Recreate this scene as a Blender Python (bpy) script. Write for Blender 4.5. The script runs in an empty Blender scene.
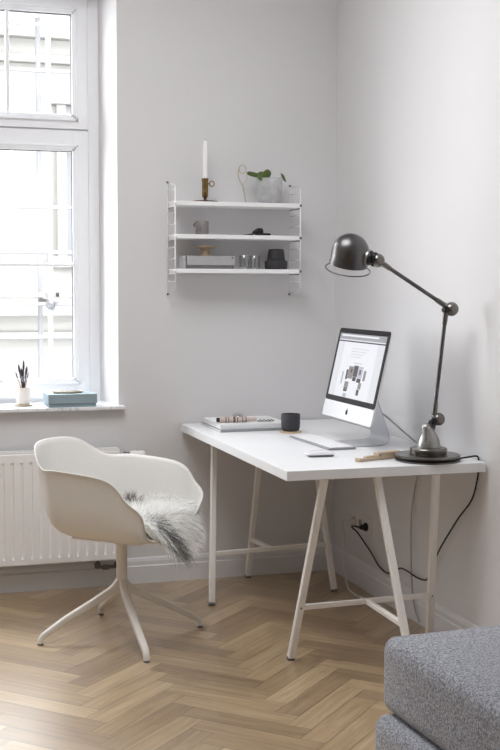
import bpy, bmesh, math, random
import numpy as np
from mathutils import Vector, Matrix
random.seed(7); rng = np.random.default_rng(5)
SC = bpy.context.scene; COL = SC.collection
PI = math.pi
V = Vector

# ------------------------------------------------------------------ materials
def new_mat(name):
    m = bpy.data.materials.new(name); m.use_nodes = True
    nt = m.node_tree; b = nt.nodes['Principled BSDF']
    return m, nt, b
def srgb(r, g, b):
    f = lambda c: (c/255/12.92) if c/255 <= .04045 else ((c/255+.055)/1.055)**2.4
    return (f(r), f(g), f(b), 1)
def pmat(name, col, rough=.5, metal=0, noise=0, scale=30, bump=0, bscale=200, spec=.5, coat=0, sheen=0, trans=0, ior=1.45, stretch=None):
    m, nt, b = new_mat(name); N = nt.nodes; L = nt.links
    b.inputs['Base Color'].default_value = col
    b.inputs['Roughness'].default_value = rough; b.inputs['Metallic'].default_value = metal
    b.inputs['Specular IOR Level'].default_value = spec
    b.inputs['Coat Weight'].default_value = coat; b.inputs['Sheen Weight'].default_value = sheen
    b.inputs['Transmission Weight'].default_value = trans; b.inputs['IOR'].default_value = ior
    tc = N.new('ShaderNodeTexCoord'); mp = N.new('ShaderNodeMapping'); L.new(tc.outputs['Object'], mp.inputs[0])
    if stretch: mp.inputs['Scale'].default_value = stretch
    nz = N.new('ShaderNodeTexNoise'); nz.inputs['Scale'].default_value = scale; nz.inputs['Detail'].default_value = 5
    L.new(mp.outputs[0], nz.inputs[0])
    mx = N.new('ShaderNodeMixRGB'); mx.blend_type = 'MULTIPLY'; mx.inputs[1].default_value = col
    rp = N.new('ShaderNodeMapRange'); rp.inputs[1].default_value = .3; rp.inputs[2].default_value = .7
    rp.inputs[3].default_value = 1-max(noise, .02); rp.inputs[4].default_value = 1
    L.new(nz.outputs[0], rp.inputs[0]); L.new(rp.outputs[0], mx.inputs[2]); mx.inputs[0].default_value = 1
    L.new(mx.outputs[0], b.inputs['Base Color'])
    if bump:
        n2 = N.new('ShaderNodeTexNoise'); n2.inputs['Scale'].default_value = bscale; n2.inputs['Detail'].default_value = 3
        L.new(mp.outputs[0], n2.inputs[0])
        bp = N.new('ShaderNodeBump'); bp.inputs['Strength'].default_value = bump; bp.inputs['Distance'].default_value = .002
        L.new(n2.outputs[0], bp.inputs['Height']); L.new(bp.outputs[0], b.inputs['Normal'])
    return m
M = {}
M['wall'] = pmat('wall_paint', srgb(220,219,220), .85, noise=.02, scale=2, bump=.15, bscale=60)
M['ceil'] = pmat('ceiling_paint', srgb(240,241,243), .9)
M['base'] = pmat('baseboard_paint', srgb(222,222,224), .5)
M['frame'] = pmat('window_paint', srgb(244,245,248), .4)
M['gap_shadow_grey'] = pmat('gap_shadow_grey', srgb(70,70,74), .6)  # shadow gap at the panes as colour; plain dark grey on couplers, screws
M['rad'] = pmat('radiator_enamel', srgb(243,241,240), .35)
M['chair'] = pmat('chair_shell', srgb(233,231,227), .5, noise=.03, scale=120, bump=.05, bscale=700)
M['chairleg'] = pmat('chair_base_paint', srgb(230,226,220), .4)
M['table'] = pmat('table_laminate', srgb(238,239,241), .35)
M['tableedge'] = pmat('trestle_enamel', srgb(240,237,234), .4)
M['shelf'] = pmat('shelf_lacquer', srgb(246,246,247), .4)
M['steel'] = pmat('brushed_steel', srgb(135,132,128), .28, metal=1, noise=.35, scale=9, bump=.08, bscale=80)
M['steeld'] = pmat('dark_steel', srgb(116,115,115), .33, metal=1, noise=.4, scale=14)
M['steelb'] = pmat('bright_steel', srgb(184,183,181), .38, metal=1, noise=.3, scale=20)
M['black'] = pmat('black_rubber', srgb(24,23,24), .45)
M['blackm'] = pmat('matt_black_ceramic', srgb(56,55,58), .6, noise=.1, bump=.1)
M['slate'] = pmat('slate_ceramic', srgb(60,60,66), .55, noise=.1)
M['alu'] = pmat('anodised_aluminium', srgb(236,237,240), .35, metal=.15)
M['alus'] = pmat('stand_aluminium', srgb(206,208,212), .3, metal=.5)
M['bezel'] = pmat('black_bezel', srgb(26,24,28), .15)
M['keys'] = pmat('white_keys', srgb(244,244,246), .45)
M['keygap'] = pmat('keyboard_tray', srgb(160,162,168), .4, metal=.4)
M['mouse'] = pmat('white_mouse', srgb(240,240,242), .2, coat=.4)
M['gmet'] = pmat('grey_mouse_base', srgb(120,122,126), .35, metal=.5)
M['oak'] = pmat('pale_wood', srgb(205,182,150), .5, noise=.2, scale=12, stretch=(1,8,8))
M['oakd'] = pmat('worn_wood', srgb(200,180,155), .55, noise=.15, scale=12, stretch=(1,8,8))
M['brass'] = pmat('aged_brass', srgb(150,126,82), .35, metal=1, noise=.35, scale=40)
M['brassd'] = pmat('dark_brass', srgb(118,94,70), .4, metal=1, noise=.35, scale=40)
M['wax'] = pmat('candle_wax', srgb(248,247,246), .45)
M['wire'] = pmat('gilt_wire', srgb(190,176,150), .4, metal=.5)
M['paper'] = pmat('white_paper', srgb(240,240,240), .7)
M['cover'] = pmat('white_cover', srgb(238,239,240), .4)
M['coverg'] = pmat('grey_cover', srgb(150,152,156), .5)
M['greyc'] = pmat('grey_ceramic', srgb(140,135,133), .5, noise=.12, bump=.1)
M['greybox'] = pmat('grey_box_board', srgb(176,175,176), .55, noise=.05)
M['greyboxd'] = pmat('dark_grey_box', srgb(112,110,112), .6)
M['cordg'] = pmat('grey_cord', srgb(178,176,174), .5)
M['cordw'] = pmat('white_cord', srgb(225,222,218), .5)
M['blue'] = pmat('blue_card', srgb(152,170,178), .65, noise=.05)
M['blued'] = pmat('blue_box_body', srgb(136,156,165), .65, noise=.05)
M['cream'] = pmat('cream_ceramic', srgb(236,231,224), .4)
M['bristle'] = pmat('brush_bristle', srgb(62,54,66), .7)
M['handle'] = pmat('brush_handle', srgb(196,160,120), .5)
M['ferr'] = pmat('brush_ferrule', srgb(150,150,158), .3, metal=1)
M['leaf'] = pmat('leaf_green', srgb(84,104,46), .45, noise=.3, scale=30)
M['stem'] = pmat('stem_green', srgb(140,150,90), .5)
M['socket'] = pmat('socket_plastic', srgb(228,224,222), .4)
M['hole'] = pmat('socket_hole', srgb(90,85,85), .6)
M['valve'] = pmat('valve_metal', srgb(120,116,114), .4, metal=.7)
M['beige'] = pmat('beige_fabric', srgb(205,190,182), .8)
M['brown'] = pmat('brown_fabric', srgb(110,95,90), .8)
M['logo'] = pmat('black_logo', srgb(15,15,18), .2)
M['soil'] = pmat('potting_soil', srgb(70,58,48), .9)
M['scaff'] = pmat('scaffold_tube', srgb(104,105,107), .6)
M['plank'] = pmat('scaffold_plank', srgb(104,103,101), .8)
M['facade'] = pmat('facade_plaster', srgb(124,123,120), .9, noise=.05, scale=1)
M['facw'] = pmat('facade_window', srgb(98,100,104), .3)
M['pave'] = pmat('paving', srgb(120,120,120), .9)
M['dishwood'] = pmat('turned_wood', srgb(172,150,126), .5, noise=.15, scale=12, stretch=(1,8,8))
M['tray'] = pmat('tray_wood', srgb(190,176,152), .5)
M['trayg'] = pmat('tray_grey', srgb(110,106,98), .5)

def glassy(name, tint=(1,1,1,1), gloss=.06, rough=0):
    m, nt, b = new_mat(name); N = nt.nodes; L = nt.links; N.remove(b)
    t = N.new('ShaderNodeBsdfTransparent'); t.inputs[0].default_value = tint
    g = N.new('ShaderNodeBsdfGlossy'); g.inputs['Roughness'].default_value = rough
    lw = N.new('ShaderNodeLayerWeight'); lw.inputs[0].default_value = .5
    pw = N.new('ShaderNodeMath'); pw.operation = 'POWER'; pw.inputs[1].default_value = 4; L.new(lw.outputs['Facing'], pw.inputs[0])
    ma = N.new('ShaderNodeMath'); ma.operation = 'MULTIPLY_ADD'; ma.inputs[1].default_value = .6; ma.inputs[2].default_value = gloss; L.new(pw.outputs[0], ma.inputs[0])
    mx = N.new('ShaderNodeMixShader'); L.new(ma.outputs[0], mx.inputs[0])
    L.new(t.outputs[0], mx.inputs[1]); L.new(g.outputs[0], mx.inputs[2])
    L.new(mx.outputs[0], N['Material Output'].inputs[0]); return m
M['pane'] = glassy('window_glass', gloss=.04)
M['glass'] = glassy('clear_glass', (.93,.94,.94,1), gloss=.13)
def frosted():
    m, nt, b = new_mat('frosted_glass'); N = nt.nodes; L = nt.links
    b.inputs['Base Color'].default_value = srgb(214,215,217); b.inputs['Roughness'].default_value = .35
    t = N.new('ShaderNodeBsdfTransparent'); mx = N.new('ShaderNodeMixShader')
    nz = N.new('ShaderNodeTexNoise'); nz.inputs['Scale'].default_value = 30; tc = N.new('ShaderNodeTexCoord'); L.new(tc.outputs['Object'], nz.inputs[0])
    mr = N.new('ShaderNodeMapRange'); mr.inputs[1].default_value = .35; mr.inputs[2].default_value = .65; mr.inputs[3].default_value = .4; mr.inputs[4].default_value = .55
    L.new(nz.outputs[0], mr.inputs[0]); L.new(mr.outputs[0], mx.inputs[0])
    L.new(t.outputs[0], mx.inputs[1]); L.new(b.outputs[0], mx.inputs[2]); L.new(mx.outputs[0], N['Material Output'].inputs[0]); return m
M['frost'] = frosted()
def emis(name, col, s):
    m, nt, b = new_mat(name)
    b.inputs['Base Color'].default_value = (0.02,.02,.02,1); b.inputs['Roughness'].default_value = .2
    b.inputs['Emission Color'].default_value = col; b.inputs['Emission Strength'].default_value = s
    return m
SCR = [emis('screen_page', srgb(226,228,234), .95), emis('screen_bar', srgb(176,176,184), .8), emis('screen_line', srgb(60,58,68), .8),
       emis('screen_photo_dark', srgb(84,76,84), .8), emis('screen_photo_mid', srgb(150,142,142), .85), emis('screen_photo_light', srgb(196,196,214), .9), emis('screen_text', srgb(186,188,198), .9), emis('screen_page_white', srgb(238,240,246), .95)]

def fabric():
    m, nt, b = new_mat('grey_wool_felt'); N = nt.nodes; L = nt.links
    tc = N.new('ShaderNodeTexCoord')
    n1 = N.new('ShaderNodeTexNoise'); n1.inputs['Scale'].default_value = 180; n1.inputs['Detail'].default_value = 4; n1.inputs['Roughness'].default_value = .7
    L.new(tc.outputs['Object'], n1.inputs[0])
    cr = N.new('ShaderNodeValToRGB'); cr.color_ramp.elements[0].position = .36; cr.color_ramp.elements[1].position = .64
    cr.color_ramp.elements[0].color = srgb(84,86,94); cr.color_ramp.elements[1].color = srgb(188,190,198)
    L.new(n1.outputs[0], cr.inputs[0])
    L.new(cr.outputs[0], b.inputs['Base Color']); b.inputs['Roughness'].default_value = .95; b.inputs['Sheen Weight'].default_value = .3
    b.inputs['Specular IOR Level'].default_value = .1
    bp = N.new('ShaderNodeBump'); bp.inputs['Strength'].default_value = .5; bp.inputs['Distance'].default_value = .003
    L.new(n1.outputs[0], bp.inputs['Height']); L.new(bp.outputs[0], b.inputs['Normal']); return m
M['felt'] = fabric()
def marble():
    m, nt, b = new_mat('sill_marble'); N = nt.nodes; L = nt.links
    tc = N.new('ShaderNodeTexCoord'); n1 = N.new('ShaderNodeTexNoise'); n1.inputs['Scale'].default_value = 9; n1.inputs['Detail'].default_value = 8; n1.inputs['Distortion'].default_value = 1.5
    L.new(tc.outputs['Object'], n1.inputs[0]); cr = N.new('ShaderNodeValToRGB')
    cr.color_ramp.elements[0].position = .42; cr.color_ramp.elements[0].color = srgb(238,239,242)
    cr.color_ramp.elements[1].position = .52; cr.color_ramp.elements[1].color = srgb(236,237,240)
    e = cr.color_ramp.elements.new(.47); e.color = srgb(212,213,217)
    L.new(n1.outputs[0], cr.inputs[0]); L.new(cr.outputs[0], b.inputs['Base Color']); b.inputs['Roughness'].default_value = .3; return m
M['marble'] = marble()
def attr_mat(name, attr, rough=.6):
    m, nt, b = new_mat(name); a = nt.nodes.new('ShaderNodeAttribute'); a.attribute_name = attr
    nt.links.new(a.outputs['Color'], b.inputs['Base Color']); b.inputs['Roughness'].default_value = rough
    b.inputs['Specular IOR Level'].default_value = .2; b.inputs['Sheen Weight'].default_value = .2
    return m
M['wool'] = attr_mat('wool', 'tint', .7)
def floor_mat():
    m, nt, b = new_mat('oak_herringbone'); N = nt.nodes; L = nt.links
    def math_(op, a, bb=None, c=None):
        n = N.new('ShaderNodeMath'); n.operation = op
        for i, v in enumerate((a, bb, c)):
            if v is None: continue
            if isinstance(v, (int, float)): n.inputs[i].default_value = v
            else: L.new(v, n.inputs[i])
        return n.outputs[0]
    at = N.new('ShaderNodeAttribute'); at.attribute_name = 'plank'      # rgb = random per plank
    sp = N.new('ShaderNodeSeparateColor'); L.new(at.outputs['Color'], sp.inputs[0])
    uv = N.new('ShaderNodeUVMap'); uv.uv_map = 'UVMap'                  # metres along / across plank
    sx = N.new('ShaderNodeSeparateXYZ'); L.new(uv.outputs[0], sx.inputs[0])
    cb = N.new('ShaderNodeCombineXYZ')
    L.new(math_('MULTIPLY', sx.outputs[0], 2.2), cb.inputs[0]); L.new(math_('MULTIPLY', sx.outputs[1], 26), cb.inputs[1])
    L.new(math_('MULTIPLY', sp.outputs[1], 60), cb.inputs[2])
    nz = N.new('ShaderNodeTexNoise'); nz.inputs['Scale'].default_value = 1.6; nz.inputs['Detail'].default_value = 7; nz.inputs['Roughness'].default_value = .62; nz.inputs['Distortion'].default_value = .6
    L.new(cb.outputs[0], nz.inputs[0])
    n2 = N.new('ShaderNodeTexNoise'); n2.inputs['Scale'].default_value = 1; n2.inputs['Detail'].default_value = 3
    cb2 = N.new('ShaderNodeCombineXYZ'); L.new(math_('MULTIPLY', sx.outputs[0], 3.5), cb2.inputs[0]); L.new(math_('MULTIPLY', sx.outputs[1], 120), cb2.inputs[1]); L.new(math_('MULTIPLY', sp.outputs[2], 30), cb2.inputs[2])
    L.new(cb2.outputs[0], n2.inputs[0])
    cr = N.new('ShaderNodeValToRGB')
    cr.color_ramp.elements[0].position = 0; cr.color_ramp.elements[0].color = srgb(118,93,67)
    cr.color_ramp.elements[1].position = 1; cr.color_ramp.elements[1].color = srgb(212,188,150)
    e = cr.color_ramp.elements.new(.5); e.color = srgb(170,144,109)
    v = math_('ADD', math_('MULTIPLY', sp.outputs[0], .46), math_('ADD', math_('MULTIPLY', nz.outputs[0], 1.0), -.25))
    v = math_('ADD', v, math_('MULTIPLY', math_('SUBTRACT', n2.outputs[0], .5), .3))
    L.new(v, cr.inputs[0])
    # joint lines from the edge distance stored in the second uv map
    uv2 = N.new('ShaderNodeUVMap'); uv2.uv_map = 'Edge'; s2 = N.new('ShaderNodeSeparateXYZ'); L.new(uv2.outputs[0], s2.inputs[0])
    du = math_('MULTIPLY', math_('SUBTRACT', .5, math_('ABSOLUTE', math_('SUBTRACT', s2.outputs[0], .5))), .415)
    dv = math_('MULTIPLY', math_('SUBTRACT', .5, math_('ABSOLUTE', math_('SUBTRACT', s2.outputs[1], .5))), .083)
    d = math_('MINIMUM', du, dv)
    mr = N.new('ShaderNodeMapRange'); mr.inputs[1].default_value = .0006; mr.inputs[2].default_value = .0024; mr.inputs[3].default_value = .45; mr.inputs[4].default_value = 1
    L.new(d, mr.inputs[0])
    mx = N.new('ShaderNodeMixRGB'); mx.blend_type = 'MULTIPLY'; mx.inputs[0].default_value = 1
    L.new(cr.outputs[0], mx.inputs[1]); L.new(mr.outputs[0], mx.inputs[2]); L.new(mx.outputs[0], b.inputs['Base Color'])
    r = N.new('ShaderNodeMapRange'); r.inputs[3].default_value = .3; r.inputs[4].default_value = .42; L.new(nz.outputs[0], r.inputs[0]); L.new(r.outputs[0], b.inputs['Roughness'])
    bp = N.new('ShaderNodeBump'); bp.inputs['Strength'].default_value = .25; bp.inputs['Distance'].default_value = .0015
    L.new(math_('ADD', mr.outputs[0], math_('MULTIPLY', nz.outputs[0], .3)), bp.inputs['Height']); L.new(bp.outputs[0], b.inputs['Normal'])
    b.inputs['Specular IOR Level'].default_value = .5
    b.inputs['Coat Weight'].default_value = 1; b.inputs['Coat IOR'].default_value = 1.65; b.inputs['Coat Roughness'].default_value = .33
    return m
M['floor'] = floor_mat()

# ------------------------------------------------------------------ helpers
def mk(name, bm, mat, parent=None, smooth=False, world=False, autos=None):
    me = bpy.data.meshes.new(name)
    if world and parent is not None: bm.transform(PINV[parent.name])
    bmesh.ops.recalc_face_normals(bm, faces=bm.faces)
    bm.to_mesh(me); bm.free()
    for m in (mat if isinstance(mat, (list, tuple)) else [mat]): me.materials.append(M[m] if isinstance(m, str) else m)
    if smooth:
        me.polygons.foreach_set('use_smooth', [True]*len(me.polygons))
        if autos: me.set_sharp_from_angle(angle=math.radians(autos))
    o = bpy.data.objects.new(name, me); COL.objects.link(o)
    if parent is not None: o.parent = parent
    return o
PINV = {}
def thing(name, label, cat, loc=(0,0,0), rotz=0, group=None):
    o = bpy.data.objects.new(name, None); COL.objects.link(o); o.empty_display_size = .05
    o.location = loc; o.rotation_euler = (0,0,rotz); o['label'] = label; o['category'] = cat
    if group: o['group'] = group
    PINV[o.name] = (Matrix.Translation(V(loc)) @ Matrix.Rotation(rotz, 4, 'Z')).inverted()
    return o
def tag(o, label, cat, group=None):
    o['label'] = label; o['category'] = cat
    if group: o['group'] = group
    return o
def struct(o): o['kind'] = 'structure'; return o
def B(): return bmesh.new()
def box(bm, c, s, bev=0, rot=None, seg=2):
    t = bmesh.new(); bmesh.ops.create_cube(t, size=1)
    bmesh.ops.scale(t, vec=s, verts=t.verts)
    if bev: bmesh.ops.bevel(t, geom=list(t.edges), offset=bev, segments=seg, affect='EDGES', profile=.5)
    if rot is not None: t.transform(rot.to_4x4())
    bmesh.ops.translate(t, vec=c, verts=t.verts); merge(bm, t)
def merge(bm, t):
    me = bpy.data.meshes.new('tmp'); t.to_mesh(me); t.free(); bm.from_mesh(me); bpy.data.meshes.remove(me)
def b2(bm, x0, x1, y0, y1, z0, z1, bev=0, seg=2): box(bm, ((x0+x1)/2,(y0+y1)/2,(z0+z1)/2), (abs(x1-x0),abs(y1-y0),abs(z1-z0)), bev, seg=seg)
def rbox(bm, c, s, r, n=6, crown=0, fn=None):
    """soft rounded box: cube grid projected on a rounded box"""
    t = bmesh.new(); bmesh.ops.create_cube(t, size=2)
    bmesh.ops.subdivide_edges(t, edges=list(t.edges), cuts=n, use_grid_fill=True)
    h = [x/2 for x in s]
    for v in t.verts:
        p = V([v.co[i] for i in range(3)])
        q = V()
        for i in range(3):
            a = abs(p[i]); inner = h[i]-r; f = a*a*(3-2*a) if False else a
            # concentrate the samples close to the edges
            k = .72
            q[i] = math.copysign((a/k*inner if a < k else inner+(a-k)/(1-k)*r), p[i])
        core = V([max(-(h[i]-r), min(h[i]-r, q[i])) for i in range(3)])
        d = q-core
        if d.length > 1e-9: q = core+d.normalized()*r
        if crown: q.z += math.copysign(crown, q.z)*max(0, 1-(q.x/h[0])**2)*max(0, 1-(q.y/h[1])**2)*(abs(q.z)/h[2]) if q.z > 0 else 0
        if fn: q = fn(q)
        v.co = q+V(c)
    merge(bm, t)
def ring_pts(c, u, w, r, n): return [c+(u*math.cos(2*PI*i/n)+w*math.sin(2*PI*i/n))*r for i in range(n)]
def loft(bm, rings, caps=True, close=False):
    R = [[bm.verts.new(p) for p in r] for r in rings]; n = len(R[0])
    m = len(R)
    for i in range(m if close else m-1):
        a, b = R[i], R[(i+1) % m]
        for j in range(n): bm.faces.new((a[j], a[(j+1) % n], b[(j+1) % n], b[j]))
    if caps and not close:
        bm.faces.new(R[0][::-1]); bm.faces.new(R[-1])
def catmull(P, n=6, closed=False):
    P = [V(p) for p in P]; N = len(P); o = []
    for i in range(N if closed else N-1):
        g = (lambda k: P[k % N]) if closed else (lambda k: P[max(0, min(N-1, k))])
        a, b, c, d = g(i-1), g(i), g(i+1), g(i+2)
        for k in range(n):
            t = k/n; o.append(.5*((2*b)+(c-a)*t+(2*a-5*b+4*c-d)*t*t+(3*b-a-3*c+d)*t**3))
    if not closed: o.append(P[-1])
    return o
def tube(bm, P, r, seg=8, closed=False, smooth=0, square=False):
    P = catmull(P, smooth, closed) if smooth else [V(p) for p in P]
    n = len(P); rings = []; up = None
    for i, p in enumerate(P):
        t = (P[(i+1) % n]-P[i-1]) if (closed or 0 < i < n-1) else (P[1]-P[0] if i == 0 else P[-1]-P[-2])
        t.normalize()
        if up is None: up = V((0,0,1)) if abs(t.z) < .9 else V((1,0,0))
        u = (up-t*up.dot(t)); u.normalize(); w = t.cross(u); up = u
        rr = r(i/(n-1)) if callable(r) else r
        rings.append(ring_pts(p, u, w, rr, seg))
    loft(bm, rings, caps=not closed, close=closed)
def cyl(bm, a, b, r0, r1=None, seg=20): 
    a, b = V(a), V(b); r1 = r0 if r1 is None else r1
    tube(bm, [a, b], lambda t: r0+(r1-r0)*t, seg)
def bar(bm, a, b, w, h, bev=.002, up=(0,0,1), w2=None, h2=None):
    a, b = V(a), V(b); t = (b-a).normalized(); upv = V(up)
    if abs(t.dot(upv)) > .98: upv = V((0,1,0))
    u = (upv-t*upv.dot(t)).normalized(); s = t.cross(u)
    w2 = w if w2 is None else w2; h2 = h if h2 is None else h2
    rings = []
    for p, ww, hh in ((a, w, h), (b, w2, h2)):
        k = min(bev, ww/2.1, hh/2.1); x, y = ww/2, hh/2
        rings.append([p+s*i+u*j for i, j in ((x-k,y),(-x+k,y),(-x,y-k),(-x,-y+k),(-x+k,-y),(x-k,-y),(x,-y+k),(x,y-k))])
    loft(bm, rings)
def lathe(bm, prof, c=(0,0,0), seg=32, mat=None):
    t = bmesh.new(); rings = []
    for r, z in prof: rings.append([V((max(r,1e-5)*math.cos(2*PI*i/seg), max(r,1e-5)*math.sin(2*PI*i/seg), z)) for i in range(seg)])
    loft(t, rings, caps=True)
    if mat is not None: t.transform(mat)
    bmesh.ops.translate(t, vec=c, verts=t.verts); bmesh.ops.remove_doubles(t, verts=t.verts, dist=1e-6); merge(bm, t)
def sphere(bm, c, r, seg=20, sc=(1,1,1)):
    t = bmesh.new(); bmesh.ops.create_uvsphere(t, u_segments=seg, v_segments=seg//2+2, radius=r)
    bmesh.ops.scale(t, vec=sc, verts=t.verts); bmesh.ops.translate(t, vec=c, verts=t.verts); merge(bm, t)
def torus(bm, c, R, r, mat=None, seg=32, s2=8):
    P = [V((R*math.cos(2*PI*i/seg), R*math.sin(2*PI*i/seg), 0)) for i in range(seg)]
    if mat is not None: P = [mat @ p for p in P]
    tube(bm, [p+V(c) for p in P], r, s2, closed=True)
def prism(bm, poly, z0, z1):
    a = [bm.verts.new((x,y,z0)) for x, y in poly]; b = [bm.verts.new((x,y,z1)) for x, y in poly]; n = len(poly)
    bm.faces.new(a[::-1]); bm.faces.new(b)
    for i in range(n): bm.faces.new((a[i], a[(i+1) % n], b[(i+1) % n], b[i]))
def rotz_to(d):
    return V((0,0,1)).rotation_difference(V(d).normalized()).to_matrix().to_4x4()

# ------------------------------------------------------------------ room
RX0, RY0, RH = -4.5, -6.4, 3.2
# floor: herringbone planks in one surface
def build_floor():
    bm = B(); uvl = bm.loops.layers.uv.new('UVMap'); uv2 = bm.loops.layers.uv.new('Edge'); cl = bm.loops.layers.float_color.new('plank')
    W = .083; n = 5; c45 = math.sqrt(.5); ox, oy = -.82, -1.942
    lim = 90
    def quad(x0, y0, x1, y1, horiz):
        P = [(x0,y0),(x1,y0),(x1,y1),(x0,y1)]; Wd = []
        for x, y in P: X = (x-y)*c45*W+ox; Y = (x+y)*c45*W+oy; Wd.append((X, Y, 0))
        if max(p[0] for p in Wd) < RX0-.1 or min(p[0] for p in Wd) > .1 or max(p[1] for p in Wd) < RY0-.1 or min(p[1] for p in Wd) > .1: return
        f = bm.faces.new([bm.verts.new(p) for p in Wd]); col = (random.random(), random.random(), random.random(), 1)
        e = [(0,0),(1,0),(1,1),(0,1)]
        for l, (u, v) in zip(f.loops, e):
            if not horiz: u, v = v, u
            l[uvl].uv = (u*n*W, v*W); l[uv2].uv = (u, v); l[cl] = col
    for y in range(-lim, lim):
        for j in range(-16, 16):
            x = y+2*n*j; quad(x, y, x+n, y+1, True)
    for c in range(-lim, lim):
        for j in range(-16, 16):
            y1 = c-n+2*n*j+1; quad(c, y1-n, c+1, y1, False)
    # trim to the room
    for co, no in (((RX0,0,0),(-1,0,0)),((.0,0,0),(1,0,0)),((0,RY0,0),(0,-1,0)),((0,0,0),(0,1,0))):
        g = list(bm.verts)+list(bm.edges)+list(bm.faces)
        bmesh.ops.bisect_plane(bm, geom=g, plane_co=co, plane_no=no, clear_outer=True)
    b2(bm, RX0, 0, RY0, 0, -.12, -.002)
    return struct(mk('floor', bm, 'floor'))
build_floor()
WX0, WX1 = -2.70, -1.04      # window_1 opening at the room face
WZ0, WZ1 = .80, 2.715
WD = .26                      # reveal depth
bm = B()
prism(bm, [(-1.04,0),(.25,0),(.25,.42),(-1.11,.42),(-1.072,WD)], WZ0, WZ1)
prism(bm, [(-4.75,0),(-2.70,0),(-2.668,WD),(-2.63,.42),(-4.75,.42)], WZ0, WZ1)
b2(bm, -4.75, .25, 0, .42, 0, WZ0); b2(bm, -4.75, .25, 0, .42, WZ1, RH)
struct(mk('wall_back', bm, 'wall'))
bm = B(); b2(bm, 0, .25, RY0-.25, 0, 0, RH); struct(mk('wall_right', bm, 'wall'))
bm = B()
b2(bm, RX0-.25, RX0, RY0-.25, -.001, 0, RH)
struct(mk('wall_left', bm, 'wall'))
bm = B(); b2(bm, RX0, 0, RY0-.25, RY0, 0, RH); struct(mk('wall_front', bm, 'wall'))
bm = B(); b2(bm, RX0-.25, .25, RY0-.25, .42, RH, RH+.2); struct(mk('ceiling', bm, 'ceil'))
# baseboards (moulded profile)
PROF = [(0,0),(.016,0),(.016,.078),(.012,.083),(.012,.100),(.008,.112),(.004,.117),(0,.117)]
def skirting(name, a, b, inward):
    bm = B(); a, b, inw = V((*a,0)), V((*b,0)), V((*inward,0))
    loft(bm, [[p+inw*x+V((0,0,z)) for x, z in PROF] for p in (a, b)])
    struct(mk(name, bm, 'base'))
skirting('baseboard_back', (RX0,0), (0,0), (0,-1)); skirting('baseboard_right', (0,0), (0,RY0), (-1,0))
skirting('baseboard_left', (RX0,0), (RX0,RY0), (1,0)); skirting('baseboard_front', (RX0,RY0), (0,RY0), (0,1))

# sill
bm = B(); b2(bm, -2.724, -1.016, -.04, WD+.02, .799, .815, .003)
t = struct(mk('trim_1', bm, 'marble'))

# windows: frame, sashes, beads, panes
def window(name, x0, x1, y, z0, z1, detail=True, xf=None):
    """inner face of the frame on plane y; xf maps for the side wall"""
    root = bpy.data.objects.new(name, None); COL.objects.link(root); struct(root); PINV[root.name] = Matrix.Identity(4)
    def add(nm, bm, mat, par):
        if xf is not None: bm.transform(xf)
        o = mk(nm, bm, mat, par); return o
    xm = (x0+x1)/2
    bm = B()
    ty = 2.064                        # transom seam
    f = .05
    b2(bm, x1-f, x1, y+.0, y+.09, z0, z1, .003); b2(bm, x0, x0+f, y+.0, y+.09, z0, z1, .003)
    b2(bm, x0+f, x1-f, y+.0, y+.09, z1-f, z1, .003); b2(bm, x0+f, x1-f, y+.0, y+.09, z0, z0+.02, .003)
    b2(bm, x0+f, x1-f, y+.012, y+.085, ty-.004, ty+.06, .002)
    b2(bm, xm-.03, xm+.03, y+.006, y+.085, z0+.02, z1-f, .003)
    add('window_frame', bm, 'frame', root)
    for sx0, sx1 in ((x0+f+.002, xm-.03-.002+.012), (xm+.03+.002-.012, x1-f-.002)):
        for up in (False, True):
            a, b = (ty+.0045, z1-f-.003) if up else (z0+.016, ty-.003)
            st = .0715                 # stile up to the glass
            ba, bb = (a+.062, b-.074) if up else (a+.09, b-.092)
            bm = B(); yy = y-.012
            b2(bm, sx1-st, sx1, yy, yy+.055, a, b, .003); b2(bm, sx0, sx0+st, yy, yy+.055, a, b, .003)
            b2(bm, sx0+st-.004, sx1-st+.004, yy+.0006, yy+.055, a, ba, .002); b2(bm, sx0+st-.004, sx1-st+.004, yy+.0006, yy+.055, bb, b, .002)
            sash = add('sash', bm, 'frame', root)
            # moulded bead round the glass
            bm = B(); k = .026; g0, g1 = sx0+st, sx1-st
            for i, (q, d) in enumerate(((0, .012), (.009, .007), (.018, .002))):
                u0, u1, w0, w1 = g0-k+q, g1+k-q, ba-k+q, bb+k-q
                yf = yy-d
                b2(bm, u0, u0+.0095, yf, yy+.01, w0, w1, .0015); b2(bm, u1-.0095, u1, yf, yy+.01, w0, w1, .0015)
                b2(bm, u0, u1, yf, yy+.01, w0, w0+.0095, .0015); b2(bm, u0, u1, yf, yy+.01, w1-.0095, w1, .0015)
            add('bead', bm, 'frame', sash)
            bm = B(); e = .004
            b2(bm, g0, g0+e, yy+.016, yy+.03, ba, bb); b2(bm, g1-e, g1, yy+.016, yy+.03, ba, bb); b2(bm, g0, g1, yy+.016, yy+.03, bb-e, bb)
            add('gap_shadow_grey', bm, 'gap_shadow_grey', sash)  # dark strips put in as the shadow gap along the glass edges
            bm = B(); b2(bm, g0, g1, yy+.022, yy+.026, ba, bb); add('pane', bm, 'pane', sash)
            bm = B()
            if up: xc = (g0+g1)/2; b2(bm, xc-.0085, xc+.0085, yy+.003, yy+.04, ba, bb, .003)
            else:
                zc = ba+.50*(bb-ba); b2(bm, g0, g1, yy+.003, yy+.04, zc-.007, zc+.007, .003)
            add('glazing_bar', bm, 'frame', sash)
    return root
window('window_1', -2.665, -1.074, WD+.012, .815, 2.716)

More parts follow.
